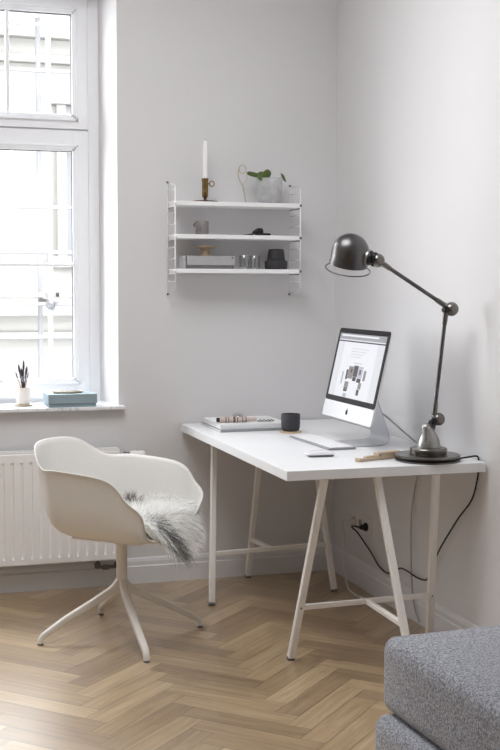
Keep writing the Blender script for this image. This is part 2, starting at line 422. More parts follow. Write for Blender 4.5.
# ------------------------------------------------------------------ outside
bm = B(); b2(bm, -14, 14, .6, 9.5, -4.2, -4); struct(mk('ground', bm, 'pave'))
bld = thing('building', 'pale plastered building seen through the window behind the scaffold', 'building', (0,10,-4))
bm = B(); b2(bm, -9, 9, 10, 16, -4, 5.4)
for z in (1.0, 4.45): b2(bm, -9, 9, 9.82, 10.0, z, z+.22, .02); b2(bm, -9, 9, 9.88, 10, z-.3, z-.2, .02)
mk('facade', bm, 'facade', bld, world=True)
bm = B(); b2(bm, -9.2, 9.2, 9.5, 16, 5.4, 5.7); mk('roof', bm, 'facade', bld, world=True)
for x in (-3.6, -1.45, .75, 2.9):
    for z in (-2.2, 1.75):
        bm = B(); w, h = 1.1, 1.9
        b2(bm, x-w/2-.12, x-w/2, 9.9, 10.02, z-.1, z+h+.12, .01); b2(bm, x+w/2, x+w/2+.12, 9.9, 10.02, z-.1, z+h+.12, .01)
        b2(bm, x-w/2-.2, x+w/2+.2, 9.84, 10.02, z+h, z+h+.16, .01); b2(bm, x-w/2-.2, x+w/2+.2, 9.84, 10.02, z-.14, z, .01)
        b2(bm, x-.03, x+.03, 9.95, 10.01, z, z+h); b2(bm, x-w/2, x+w/2, 9.95, 10.01, z+1.3, z+1.36)
        wf = mk('window', bm, 'facade', bld, world=True)
        bm = B(); b2(bm, x-w/2, x+w/2, 9.985, 10.005, z, z+h)
        o = mk('glazing', bm, 'facw', wf); o.data.transform(PINV[bld.name])
sc = thing('scaffold', 'metal tube scaffold with plank decks standing outside the window', 'scaffold', (0,8.4,-4))
for x in (-2.55, -.25, 2.05):
    for y in (8.2, 9.1):
        bm = B(); cyl(bm, (x,y,-4), (x,y,5.8), .03, seg=10); mk('standard', bm, 'scaff', sc, world=True)
for z in (-.2, 1.25, 3.25, 4.6):
    bm = B(); b2(bm, -2.7, -.18, 8.25, 9.05, z, z+.05); b2(bm, -.14, 2.1, 8.25, 9.05, z, z+.05); mk('deck', bm, 'plank', sc, world=True)
    bm = B()
    for zz in (z+.5, z+1.0, z-.08): cyl(bm, (-2.7,8.2,zz), (2.2,8.2,zz), .022, seg=8)
    for x in (-2.55, -.25, 2.05): cyl(bm, (x,8.1,z-.05), (x,9.2,z-.05), .022, seg=8)
    mk('ledger', bm, 'scaff', sc, world=True)
    bm = B(); cyl(bm, (-2.5,8.14,z+.05), (-.3,8.14,z+1.9), .02, seg=8); mk('brace', bm, 'scaff', sc, world=True)
    for x in (-2.55, -.25, 2.05):
        bm = B(); box(bm, (x,8.17,z-.08), (.09,.07,.09), .01); box(bm, (x+.05,8.13,z-.1), (.02,.05,.12), .004, Matrix.Rotation(.5, 3, 'Y')); mk('coupler', bm, 'gap_shadow_grey', sc, world=True)

# ------------------------------------------------------------------ radiator
rad = thing('radiator', 'white ribbed panel radiator on the wall under the window sill', 'radiator', (-1.8,0,.13))
RXA, RXB, RZ0, RZ1 = -2.75, -1.055, .132, .628
bm = B()
yb, yf = -.09, -.104
xs = []; x = RXB-.022
prof = [(RXB, yf)]
while x > RXA+.04:
    prof += [(x, yf), (x-.004, yf+.007), (x-.011, yf+.007), (x-.015, yf)]; x -= .040
prof.append((RXA, yf))
def row(z, k, inset=0):
    return [bm.verts.new((px, yf+(py-yf)*k+inset, z)) for px, py in prof]
rows = [row(RZ0+.004,0,.003), row(RZ0+.008,0), row(RZ0+.03,0), row(RZ0+.04,1), row(RZ1-.05,1), row(RZ1-.04,0), row(RZ1-.008,0), row(RZ1-.004,0,.003)]
for a, b in zip(rows, rows[1:]):
    for i in range(len(prof)-1): bm.faces.new((a[i], a[i+1], b[i+1], b[i]))
b2(bm, RXA+.001, RXB-.001, -.096, -.082, RZ0+.004, RZ1-.004)
mk('front_panel', bm, 'rad', rad, smooth=True, world=True, autos=25)
bm = B(); b2(bm, RXA+.01, RXB-.01, -.045, -.032, RZ0+.01, RZ1-.01, .003); mk('rear_panel', bm, 'rad', rad, world=True)
bm = B(); b2(bm, RXB-.004, RXB, -.1, -.035, RZ0+.006, RZ1-.002, .001); mk('side_panel', bm, 'rad', rad, world=True)
bm = B(); b2(bm, RXA, RXB, -.1, -.092, RZ1-.004, RZ1+.003, .001); b2(bm, RXA, RXB, -.044, -.036, RZ1-.004, RZ1+.003, .001)
x = RXA
while x < RXB-.004: b2(bm, x, x+.006, -.093, -.043, RZ1-.003, RZ1+.001); x += .013
mk('top_grille', bm, 'rad', rad, world=True)
bm = B(); cyl(bm, (-1.055,-.068,.596), (-1.02,-.068,.596), .010); cyl(bm, (-1.02,-.068,.596), (-1.005,-.068,.596), .014)
cyl(bm, (-1.012,-.068,.596), (-1.012,-.0005,.596), .008); vb = mk('valve_body', bm, 'valve', rad, smooth=True, world=True, autos=40)
bm = B(); lathe(bm, [(.012,0),(.019,.004),(.021,.012),(.021,.03),(.0185,.034),(.0185,.037),(.020,.041),(.020,.062),(.015,.070),(.0,.071)], (-1.006,-.068,.596), 20, Matrix.Rotation(PI/2, 4, 'Y'))
mk('thermostat', bm, 'rad', rad, smooth=True, world=True, autos=40)
bm = B(); tube(bm, [(-1.15,-.068,.14),(-1.15,-.068,.10),(-1.12,-.068,.098),(-1.075,-.068,.098),(-1.06,-.06,.098),(-1.06,-.03,.098),(-1.06,-.017,.098)], .008, 10)
box(bm, (-1.15,-.068,.108), (.026,.026,.026), .004); box(bm, (-1.115,-.068,.098), (.03,.02,.02), .003); mk('return_pipe', bm, 'valve', rad, smooth=True, world=True, autos=40)

# ------------------------------------------------------------------ chair
CH = (-1.185,-.812)
chair = thing('armchair', 'off-white moulded tub chair with four-spoke swivel base in front of the radiator', 'chair', (*CH,0))
cx, cy, th, hw, xb, xf, zb, za, xa, zf, fl, dz = (-1.202,-.806,-.739,.256,-.307,.247,.75,.66,.12,.413,0,-.010)
def shell_pts():
    H = [(xb,0,zb),(xb+.035,.14,zb-.012),(xb+.12,hw-.035,zb-.07+dz),(xb+.22,hw,za+.01),(xa,hw+.01,za-.01),(xa+.075,hw+.005,za-.08),(xa+.125,hw-.02,(za+zf)/2-.01),(xf-.02,hw-.09,zf+.02),(xf,.1,zf),(xf+.01,0,zf)]
    P = H+[(x,-y,z) for x, y, z in H[-2:0:-1]]
    return catmull(P, 5, True)
rim = shell_pts(); NR = len(rim)
cs, sn = math.cos(th), math.sin(th)
def cw(p): return V((cx+p.x*cs-p.y*sn, cy+p.x*sn+p.y*cs, p.z))
bm = B(); NU = 18; z0 = .402; cen = V((-.01,0,0)); rings = []
for k in range(1, NU+1):
    a = (k/NU)*PI/2; n = 5.6
    f = math.sin(a)**(2/n); g = 1-max(0, math.cos(a))**(2/n)
    r = []
    for p in rim:
        hgt = p.z-z0; back = max(0, (p.z-.45)/.3)
        fx = f*(1-.15*(1-g)*min(1, back)) if k < NU else 1
        q = V((cen.x+(p.x-cen.x)*fx, (p.y)*fx, z0+hgt*g))
        r.append(cw(q))
    rings.append(r)
# rolled lip on the edge
out = []
for i, p in enumerate(rim):
    t = (rim[(i+1) % NR]-rim[i-1]).normalized(); o_ = V((p.x-cen.x, p.y, 0)).normalized()
    out.append(cw(p+o_*.004-V((0,0,.004))))
rings.append(out)
RV = [[bm.verts.new(p) for p in r] for r in rings]; c0 = bm.verts.new(cw(V((cen.x,0,z0))))
for j in range(NR): bm.faces.new((c0, RV[0][j], RV[0][(j+1) % NR]))
for a, b in zip(RV, RV[1:]):
    for j in range(NR): bm.faces.new((a[j], a[(j+1) % NR], b[(j+1) % NR], b[j]))
sh = mk('seat_shell', bm, 'chair', chair, smooth=True, world=True)
md = sh.modifiers.new('thickness', 'SOLIDIFY'); md.thickness = .0065; md.offset = 1
md = sh.modifiers.new('smooth', 'SUBSURF'); md.levels = 1; md.render_levels = 1
bm = B(); R = Matrix.Rotation(th, 3, 'Z')
rbox(bm, (0,0,0), (.30,.24,.012), .005, 4); bm.transform(Matrix.Translation((CH[0],CH[1],.394)) @ R.to_4x4()); mk('seat_plate', bm, 'chairleg', chair, smooth=True, world=True)
bm = B(); lathe(bm, [(.019,.196),(.0205,.21),(.0205,.355),(.022,.381),(.034,.389)], (*CH,0), 28); mk('column', bm, 'chairleg', chair, smooth=True, world=True, autos=50)
for fx, fy in ((-1.500,-.835),(-.866,-.775),(-1.162,-1.151),(-1.209,-.482)):
    d = V((fx-CH[0], fy-CH[1], 0)); L = d.length; d.normalize(); s = V((-d.y,d.x,0)); c = V((*CH,0))
    bm = B(); secs = [(.004,.214,.032,.042),(.02,.198,.030,.036),(.045,.180,.028,.030),(.12,.139,.027,.027),(.22,.088,.026,.024),(L-.026,.044,.025,.021),(L-.010,.034,.024,.020),(L,.018,.022,.018),(L,.007,.022,.018)]
    rings = []
    for i, (u, z, w, h) in enumerate(secs):
        a = secs[max(0, i-1)]; b = secs[min(len(secs)-1, i+1)]
        t = (d*(b[0]-a[0])+V((0,0,b[1]-a[1]))).normalized(); n_ = s.cross(t); n_.normalize(); p = c+d*u+V((0,0,z))
        rings.append([p+s*(w/2*math.copysign(abs(math.cos(q))**.38, math.cos(q)))+n_*(h/2*math.copysign(abs(math.sin(q))**.38, math.sin(q))) for q in [2*PI*k/16 for k in range(16)]])
    loft(bm, rings); lg = mk('leg', bm, 'chairleg', chair, smooth=True, world=True, autos=55)
    bm = B(); lathe(bm, [(.011,0),(.012,.002),(.011,.006),(.006,.009)], (fx,fy,0), 16); bm.transform(PINV[chair.name])
    mk('glide', bm, 'gmet', lg, smooth=True)

# ------------------------------------------------------------------ sheepskin
skin = thing('sheepskin', 'long-haired white and grey sheepskin draped on the seat of the chair', 'sheepskin', (*CH,.42))
def hide(u, v):
    """u front(+)/back, v sideways, both -1..1 -> chair local"""
    x = .055+.265*u; y = .022+(.238 if v > 0 else .200)*v*(1-.10*u*u); 
    z = .447+.026*(1-u*u*.6)*(1-v*v*.5)
    z += .04*max(0, abs(v)-.72)/.28+.012*max(0,v)
    z += .035*max(0, -u-.5)/.5
    if x > .205: z -= (x-.205)*.95; x -= (x-.205)*.2
    return V((x, y, z))
def nrm(u, v):
    e = .02; a = hide(u+e,v)-hide(u-e,v); b = hide(u,v+e)-hide(u,v-e); return a.cross(b).normalized()
bm = B(); n = 22; G = []
for i in range(n+1):
    r = []
    for j in range(n+1):
        a, b = -1+2*i/n, -1+2*j/n; u = a*math.sqrt(1-b*b/2); v = b*math.sqrt(1-a*a/2); r.append((u,v))
    G.append(r)
top = [[bm.verts.new(cw(hide(u,v))) for u, v in r] for r in G]; bot = [[bm.verts.new(cw(hide(u,v)-nrm(u,v)*.012)) for u, v in r] for r in G]
for i in range(n):
    for j in range(n):
        bm.faces.new((top[i][j],top[i+1][j],top[i+1][j+1],top[i][j+1])); bm.faces.new((bot[i][j],bot[i][j+1],bot[i+1][j+1],bot[i+1][j]))
for i in range(n):
    for a, b in (((i,0),(i+1,0)),((i,n),(i+1,n)),((0,i),(0,i+1)),((n,i),(n,i+1))):
        bm.faces.new((top[a[0]][a[1]],top[b[0]][b[1]],bot[b[0]][b[1]],bot[a[0]][a[1]]))
mk('hide', bm, 'cream', skin, smooth=True, world=True)
verts = []; faces = []; cols = []
def strand(p, d, length, w, col, droop, curl):
    segs = 5; t = d.normalized(); pos = p.copy(); side = t.cross(V((random.gauss(0,1),random.gauss(0,1),random.gauss(0,1)))).normalized()
    base = len(verts); k = length/segs
    for s in range(segs+1):
        ww = w*(1-(s/segs)**1.5*.9)
        for sg in (-1, 1): verts.append(tuple(pos+side*ww*sg)); cols.append(col)
        pos = pos+t*k
        t = (t+V((0,0,-droop))+curl).normalized()
    for s in range(segs):
        a = base+2*s; faces.append((a,a+1,a+3,a+2))
for i in range(17000):
    a = random.random()*2*PI; r = random.random()**.5
    u, v = r*math.copysign(abs(math.cos(a))**.78, math.cos(a)), r*math.copysign(abs(math.sin(a))**.78, math.sin(a))
    h = hide(u, v); nn = nrm(u, v)
    clump = V((math.sin(u*9+v*5), math.cos(v*11-u*4), 0))*.35
    flow = V((u*.9+.35, v*(.8 if v > 0 else .25), 0))+clump
    rr = max(abs(u), abs(v), r)
    edge = max(0, r-.55)/.45
    d = nn*(1.0-.45*edge)+flow*(.5+.9*edge)+V((random.gauss(0,.28),random.gauss(0,.28),random.gauss(0,.15)))
    # dark lock over the front edge, brown tuft against the back
    dk = math.exp(-(((u-.80)/.24)**2+((v+.42)/.19)**2))
    bk = math.exp(-(((u+.27)/.11)**2+((v-.44)/.13)**2))
    ln = random.uniform(.035,.06)*(1+.8*dk+.5*bk); d = d+V((0,0,1))*(1.0*bk-.5*dk)
    if dk > .5 and u > .7: ln *= 1.35
    b0 = random.uniform(.93,1.0)
    col = [b0, b0, b0*.985]
    q = random.random()
    if q < dk*1.05: g = random.uniform(.06,.34); col = [g*1.04, g, g*.95]
    elif q < bk*1.25: g = random.uniform(.04,.16); col = [g*1.3, g, g*.82]
    elif random.random() < .02: g = random.uniform(.35,.6); col = [g, g, g]
    dl = d; dw = V((dl.x*cs-dl.y*sn, dl.x*sn+dl.y*cs, dl.z))
    strand(cw(h), dw, ln, random.uniform(.0006,.0012), (*col,1), random.uniform(.08,.3)+.25*edge, V((random.gauss(0,.06),random.gauss(0,.06),random.gauss(0,.04))))
me = bpy.data.meshes.new('wool'); pi = PINV[skin.name]
me.from_pydata([tuple(pi @ V(v)) for v in verts], [], faces)
ca = me.color_attributes.new('tint', 'FLOAT_COLOR', 'POINT'); ca.data.foreach_set('color', [c for x in cols for c in x])
me.materials.append(M['wool']); o = bpy.data.objects.new('wool', me); COL.objects.link(o); o.parent = skin; o['kind'] = 'stuff'

# ------------------------------------------------------------------ desk
TX0, TX1, TY0, TY1, TZ = -.756, -.012, -1.511, -.018, .725
bm = B(); b2(bm, TX0, TX1, TY0, TY1, TZ-.034, TZ, .0015)
tt = mk('tabletop', bm, 'table'); tag(tt, 'long white rectangular tabletop lying on two white trestles in the corner', 'tabletop')
def trestle(A, D, C, ytop, xa_, xd, xc, label, cn):
    mid = (V((*A,0))+V((*D,0))+V((*C,0)))/3
    t = thing('trestle', label, 'trestle', (mid.x,mid.y,0), group='white trestles under the desk')
    zt = TZ-.034-.0065; w = .0245; legs = []
    for (f, x) in ((A,xa_),(D,xd),(C,xc)):
        a = V((f[0],f[1],.012)); b = V((x, ytop, zt))
        bm = B(); bar(bm, a, b, w, w, .003, up=(0,1,0)); lg = mk('leg', bm, 'tableedge', t, world=True)
        bm = B(); dr = (b-a).normalized(); bar(bm, a-dr*.011, a-dr*.004, w+.001, w+.001, .003, up=(0,1,0)); bm.transform(PINV[t.name]); mk('foot_cap', bm, 'gmet', lg)
        legs.append((a,b))
    at = lambda i, z: legs[i][0].lerp(legs[i][1], (z-.012)/(zt-.012))
    P, Q, S = at(0,.205), at(1,.205), at(2,.19)
    bm = B(); bar(bm, P, Q, .018, .018, .002); mk('stretcher', bm, 'tableedge', t, world=True)
    m = P.lerp(Q,.5); bm = B(); bar(bm, m, S, .018, .018, .002); mk('stretcher', bm, 'tableedge', t, world=True)
    bm = B(); dx = V((legs[1][1]-legs[0][1])).normalized(); c = (legs[0][1]+legs[1][1])/2
    bar(bm, c-dx*.30+V((0,0,.003)), c+dx*.30+V((0,0,.003)), .034, .006, .002); mk('top_rail', bm, 'tableedge', t, world=True)
    for p in (P, Q, m):
        bm = B(); sphere(bm, p+V((0,-.010*cn,.0)), .005, 10); mk('bolt', bm, 'gmet', t, smooth=True, world=True)
trestle((-.733,-.469),(-.155,-.405),(-.445,-.049), -.24, -.66, -.205, -.44, 'white three-legged steel trestle at the far end of the desk, against the back wall', -1)
trestle((-.658,-1.278),(-.095,-1.243),(-.345,-1.645), -1.455, -.60, -.178, -.405, 'white three-legged steel trestle at the near end of the desk, beside the grey daybed', 1)

# ------------------------------------------------------------------ computer
PB = V((-.311,-.9175,.821)); TL = .221; UPv = V((math.sin(TL),0,math.cos(TL))); NB = V((math.cos(TL),0,-math.sin(TL)))
PW, PH = .515, .366
def pp(a, b, n): return PB+V((0,-a,0))+UPv*b+NB*n
def pbox(bm, a0, a1, b0, b1, n0, n1, bev=0, mi=0, seg=2):
    t = bmesh.new(); bmesh.ops.create_cube(t, size=1); bmesh.ops.scale(t, vec=(abs(a1-a0),abs(b1-b0),abs(n1-n0)), verts=t.verts)
    if bev: bmesh.ops.bevel(t, geom=[e for e in t.edges if abs(e.verts[0].co.z-e.verts[1].co.z) > 1e-6], offset=bev, segments=4, affect='EDGES')
    c = ((a0+a1)/2,(b0+b1)/2,(n0+n1)/2)
    for v in t.verts: v.co = pp(v.co.x+c[0], v.co.y+c[1], v.co.z+c[2])
    for f in t.faces: f.material_index = mi
    merge(bm, t)
imac = thing('desktop_computer', 'slim all-in-one computer with black bezel and silver chin facing left on the desk', 'computer', (-.2,-.905,TZ))
bm = B(); n = 20; rings = []
for (k, dep) in ((1,0.0),(1,.006),(.93,.014),(.7,.026),(.4,.034),(.1,.037)):
    r = []
    for i in range(48):
        a = 2*PI*i/48; ca_, sa_ = math.cos(a), math.sin(a); e = .14
        x = math.copysign(abs(ca_)**e, ca_); y = math.copysign(abs(sa_)**e, sa_)
        r.append(pp(x*PW/2*k, PH/2+y*PH/2*k, dep+.0))
    rings.append(r)
loft(bm, rings); mk('housing', bm, 'alu', imac, smooth=True, world=True, autos=40)
bm = B(); pbox(bm, -PW/2+.0005, PW/2-.0005, .0665, PH-.0005, -.0022, .0005, .006); mk('bezel', bm, 'bezel', imac, world=True)
bm = B(); pbox(bm, -PW/2+.0005, PW/2-.0005, .0005, .0655, -.0022, .0005, .004); mk('chin', bm, 'alu', imac, world=True)
bm = B(); s0, s1, t0, t1 = -.236, .236, .088, .345; nn = -.0026
def scr(a0, a1, b0, b1, mi, lift=1): pbox(bm, a0, a1, b0, b1, nn-.0002*lift, nn+.0004, 0, mi)
scr(s0, s1, t0, t1, 0, 0)
scr(s0, s1, t1-.024, t1, 1); scr(s0+.02, s0+.4, t1-.012, t1-.005, 7, 2); scr(s0, s1, t1-.034, t1-.029, 2)
scr(-.17, .17, t0, t1-.034, 7, 1)
for k in range(4): scr(-.08, .09-.02*k, .285-.011*k, .2865-.011*k, 6, 2)
scr(-.03, .05, .228, .2305, 6, 2)
cells = [(-.07,-.02,.165,.215,4),(-.018,.025,.175,.220,3),(.027,.075,.172,.218,5),(-.09,-.072,.16,.2,3),(-.015,.02,.158,.174,2),(.03,.07,.155,.171,3),(.088,.11,.165,.205,4),
         (-.085,-.045,.118,.152,4),(-.085,-.05,.112,.128,3),(.055,.085,.13,.155,4),(.05,.075,.105,.128,3),(-.13,-.115,.14,.19,6),(-.08,-.045,.089,.104,6),(-.05,-.03,.19,.205,3),(.04,.06,.185,.205,3)]
for c_ in cells: scr(*c_, 2+(c_[0] > 0)*.3)
mk('display', bm, SCR, imac, world=True)
# fruit-shaped mark on the chin
bm = B(); pr = [(0,-.0085),(.003,-.0100),(.0055,-.0088),(.0080,-.0045),(.0088,-.0015),(.0066,.0002),(.0060,.0025),(.0068,.0045),(.0082,.0060),(.0060,.0078),(.0030,.0080),(0,.0068),(-.0030,.0080),(-.0060,.0076),(-.0084,.0050),(-.0090,.0010),(-.0080,-.0040),(-.0055,-.0088),(-.0030,-.0100)]
for nn_ in (-.0031,): 
    f = [bm.verts.new(pp(x*1.12, .033+y*1.12, nn_)) for x, y in pr]; g = [bm.verts.new(pp(x*1.12, .033+y*1.12, -.0022)) for x, y in pr]
    bm.faces.new(f); 
    for i in range(len(pr)): bm.faces.new((f[i], f[(i+1) % len(pr)], g[(i+1) % len(pr)], g[i]))
lf = [(.0002,.0092),(.0008,.0120),(.0030,.0142),(.0050,.0146),(.0044,.0118),(.0024,.0098)]
f = [bm.verts.new(pp(x*1.12, .033+y*1.12, -.0031)) for x, y in lf]; g = [bm.verts.new(pp(x*1.12, .033+y*1.12, -.0022)) for x, y in lf]; bm.faces.new(f)
for i in range(len(lf)): bm.faces.new((f[i], f[(i+1) % len(lf)], g[(i+1) % len(lf)], g[i]))
mk('logo', bm, 'logo', imac, world=True)
# stand: one bent sheet
bm = B(); prof = catmull([(-.315,.7265),(-.28,.7268),(-.22,.7275),(-.178,.731),(-.158,.745),(-.160,.775),(-.185,.845),(-.215,.925),(-.228,.955)], 5)
prof = [V((x,0,z)) for x, z in [(p[0],p[1]) for p in [(q.x,q.y) if False else (q[0],q[1]) for q in [(p_.x,p_.y) for p_ in [V((a_[0],a_[1],0)) for a_ in prof]]]]]
rings = []
for i, p in enumerate(prof):
    t = (prof[min(i+1,len(prof)-1)]-prof[max(i-1,0)]).normalized(); nr = V((-t.z,0,t.x)); hwid = .092; th_ = .003
    y = -.905; rings.append([V((p.x,y-hwid,p.z))+nr*th_/1, V((p.x,y+hwid,p.z))+nr*th_, V((p.x,y+hwid,p.z))-nr*th_*.3, V((p.x,y-hwid,p.z))-nr*th_*.3])
loft(bm, rings); mk('stand', bm, 'alus', imac, smooth=True, world=True, autos=40)
bm = B(); tube(bm, [(-.20,-.905,.86),(-.15,-.92,.84),(-.10,-.96,.79),(-.05,-.99,.742),(-.03,-1.0,.731),(-.006,-1.0,.724),(-.006,-.99,.68),(-.010,-.93,.56),(-.014,-.90,.42),(-.016,-.905,.25),(-.02,-.93,.12),(-.025,-.97,.05),(-.03,-1.02,.02)], .0032, 8, smooth=6)
mk('power_cable', bm, 'cordg', imac, smooth=True, world=True)

# keyboard
kb = thing('keyboard', 'slim white computer keyboard lying in front of the screen', 'keyboard', (-.385,-.845,TZ), math.radians(2))
def kpt(bm): pass
KW, KL = .112, .43     # x (depth), y (length)
bm = B(); rbox(bm, (0,0,.0045), (KW,KL,.007), .003, 4); mk('base', bm, 'keygap', kb, smooth=True)
rows_ = 6
for r in range(rows_):
    x = -KW/2+.011+r*.0168+.004
    y = -KL/2+.008; i = 0
    ks = .0192
    ys = []
    cols_ = [21]*5+[14]
    k = 0
    bmk = B()
    while y < KL/2-.018:
        wkey = ks
        if r == 0 and 7 <= k <= 11: wkey = ks*1.0
        b2(bmk, x-.0068, x+.0068, y, y+wkey-.0034, .008, .0105, .001, 1); y += wkey; k += 1
    mk('key_row', bmk, 'keys', kb)
# mouse
ms = thing('mouse', 'low white computer mouse with grey underside beside the keyboard', 'mouse', (-.522,-1.20,TZ), math.radians(-4))
bm = B(); rbox(bm, (0,0,.004), (.096,.044,.007), .0034, 5, fn=lambda q: V((q.x, q.y*(1-.9*(q.x/.104)**2), q.z))); mk('underside', bm, 'gmet', ms, smooth=True)
bm = B()
def mf(q):
    k = max(0, 1-(q.x/.056)**2)*max(.0, 1-(q.y/.034)**2); return V((q.x, q.y*(1-1.0*(q.x/.106)**2), q.z+ (k*.011 if q.z > 0 else 0)))
rbox(bm, (0,0,.0105), (.106,.056,.006), .0028, 10, fn=mf); mk('shell', bm, 'mouse', ms, smooth=True)

# mug on coaster
cst = B(); lathe(cst, [(0,0),(.0455,0),(.047,.002),(.047,.005),(.0455,.007),(0,.007)], (0,0,0), 40)
o = mk('coaster', cst, 'oak', None, smooth=True, autos=40); o.location = (-.386,-.475,TZ); tag(o, 'round pale wooden coaster under the dark cup', 'coaster')
bm = B(); lathe(bm, [(0,0),(.030,0),(.036,.004),(.0395,.014),(.0405,.03),(.0405,.072),(.0395,.0735),(.0375,.072),(.0375,.02),(.03,.012),(0,.010)], (0,0,0), 40)
o = mk('cup', bm, 'slate', None, smooth=True, autos=50); o.location = (-.386,-.475,TZ+.007); tag(o, 'dark slate handleless cup on the coaster on the desk', 'cup')

# books
bk = thing('magazine', 'thin grey magazine lying flat under the white book', 'magazine', (-.53,-.235,TZ), math.radians(1))
bm = B(); b2(bm, -.145,.145,-.155,.155,0,.0085,.001); mk('pages', bm, 'paper', bk)
bm = B(); b2(bm, -.147,.147,-.157,.157,.0082,.0105,.0005); b2(bm, -.147,.147,-.157,.157,0,.0012,.0004); b2(bm, -.147,.147,-.158,-.1568,0,.0105,.0003); mk('cover', bm, 'coverg', bk)
wb = thing('book', 'white hardback book lying on the grey magazine at the back of the desk', 'book', (-.515,-.225,TZ+.0105), math.radians(-1))
bm = B(); b2(bm, -.148,.148,-.143,.143,.002,.019); mk('pages', bm, 'paper', wb)
bm = B(); b2(bm, -.152,.152,-.15,.147,.0185,.0212,.0006); b2(bm, -.152,.152,-.15,.147,0,.0022,.0006); b2(bm, -.152,.152,-.1515,-.149,0,.0212,.0006); mk('cover', bm, 'cover', wb)
ZB = TZ+.0105+.0212
# striped rolled strap with a black end
st = thing('rolled_strap', 'rolled beige strap with brown bands and a black end on top of the white book', 'strap', (-.585,-.31,ZB), math.radians(-4))
bm = B(); lathe(bm, [(0,0),(.011,0),(.0125,.003),(.0125,.108),(.0095,.125),(.0085,.165),(0,.166)], (-.07,0,.0125), 20, Matrix.Rotation(PI/2, 4, 'Y')); mk('roll', bm, 'beige', st, smooth=True, autos=40)
bm = B(); lathe(bm, [(0,0),(.009,0),(.010,.002),(.010,.012),(0,.012)], (-.082,0,.0125), 20, Matrix.Rotation(PI/2, 4, 'Y')); mk('end_cap', bm, 'black', st, smooth=True, autos=40)
bm = B()
for x_, w_ in ((-.045,.004),(-.032,.003),(-.01,.009),(.006,.004),(.03,.003),(.045,.003)): lathe(bm, [(.0127,0),(.0131,.0005),(.0131,w_),(.0127,w_+.0005)], (x_,0,.0125), 20, Matrix.Rotation(PI/2, 4, 'Y'))
mk('band', bm, 'brown', st, smooth=True, autos=40)
bm = B(); 
for k in range(9): torus(bm, (.105+k*.0085, .004*math.sin(k), .005), .005, .0016, Matrix.Rotation(PI/2*(k % 2)*.9, 4, 'X'), 12, 6)
ch_ = mk('chain', bm, 'steeld', None, smooth=True); ch_.location = (-.585,-.318,ZB-.001); tag(ch_, 'short dark metal chain trailing from the rolled strap on the book', 'chain')
# glass paperweight
bm = B(); lathe(bm, [(0,0),(.030,0),(.033,.004),(.0335,.010),(.031,.020),(.025,.029),(.015,.0355),(0,.038)], (0,0,0), 32)
o = mk('paperweight', bm, None, None, smooth=True) if False else mk('paperweight', bm, 'glass', None, smooth=True, autos=50); o.location = (-.555,-.255,ZB); tag(o, 'clear glass dome paperweight behind the rolled strap on the book', 'paperweight')
bm = B(); lathe(bm, [(0,0),(.027,0),(.027,.006),(.020,.018),(.010,.025),(0,.027)], (0,0,.002), 24); mk('core', bm, 'gmet', o, smooth=True)

# wooden tool
wt = thing('wooden_tool', 'pale wooden tool with a notched thin end lying beside the lamp base', 'tool', (-.352,-1.338,TZ), math.radians(20))
bm = B(); box(bm, (.045,0,.014), (.11,.03,.026), .004); box(bm, (-.03,.004,.009), (.06,.018,.015), .003); mk('body', bm, 'oakd', wt)
bm = B(); box(bm, (-.045,-.006,.006), (.11,.012,.011), .003); box(bm, (-.095,-.002,.007), (.012,.026,.013), .002); mk('jaw', bm, 'oakd', wt)
bm = B(); cyl(bm, (-.002,-.016,.018), (-.002,.016,.018), .0035, seg=12); mk('pin', bm, 'gmet', wt, smooth=True)

# ------------------------------------------------------------------ desk lamp
LX, LY = -.188, -1.405
lamp = thing('desk_lamp', 'tall jointed steel lamp with round base and dome shade on the desk', 'lamp', (LX,LY,TZ))
bm = B(); lathe(bm, [(0,0),(.112,0),(.116,.002),(.116,.0055),(.112,.0075),(.104,.008),(.104,.013),(.113,.0135),(.117,.016),(.117,.0205),(.114,.023),(0,.024)], (LX,LY,TZ), 56); mk('base_plate', bm, 'steel', lamp, smooth=True, world=True, autos=35)
bm = B(); lathe(bm, [(.060,0),(.0655,0),(.0665,.002),(.0665,.019),(.064,.022),(.040,.0235)], (LX+.003,LY,TZ+.024), 48); mk('drum', bm, 'steel', lamp, smooth=True, world=True, autos=35)
zc = TZ+.046
bm = B(); lathe(bm, [(.042,0),(.0425,.006),(.040,.018),(.034,.036),(.024,.054),(.017,.064),(.014,.072),(.008,.076)], (LX+.005,LY,zc), 32)
sphere(bm, (LX-.012,LY-.012,zc+.072), .0165, 20, (1,1,1.05)); lathe(bm, [(.014,-.05),(.014,0)], (LX-.014,LY-.016,zc+.068), 20)
mk('body', bm, 'steelb', lamp, smooth=True, world=True, autos=50)
J0 = V((-.147,LY,.872)); J1 = V((-.096,LY+.01,1.266)); J2 = V((-.379,LY+.02,1.437))
def joint(P, ax, r, tagm='steelb'):
    bm = B(); sphere(bm, P, r, 24, (1,1,1)); cyl(bm, P+V((0,-r*1.02,0)), P+V((0,r*1.02,0)), r*.5); 
    return mk('joint', bm, 'steel', lamp, smooth=True, world=True, autos=50)
def knob(P):
    bm = B(); cyl(bm, P+V((0,-.012,0)), P+V((0,.012,0)), .0105, seg=14); cyl(bm, P+V((0,-.019,0)), P+V((0,-.012,0)), .007, seg=6)
    for k in range(6):
        a = k*PI/3; box(bm, P+V((.009*math.cos(a),-.008,.009*math.sin(a))), (.004,.010,.004), .001)
    return mk('bolt', bm, 'black', lamp, smooth=True, world=True, autos=30)
joint(J0, 0, .0235); knob(J0+V((-.023,-.003,-.006)))
bm = B(); cyl(bm, (LX+.012,LY,zc+.058), J0+V((-.016,0,-.010)), .011, .010); tube(bm, [(LX+.008,LY,zc+.066),(J0.x-.034,LY,J0.z-.008),(J0.x-.02,LY,J0.z+.006)], .008, 10, smooth=4); mk('lower_bracket', bm, 'steeld', lamp, smooth=True, world=True, autos=40)
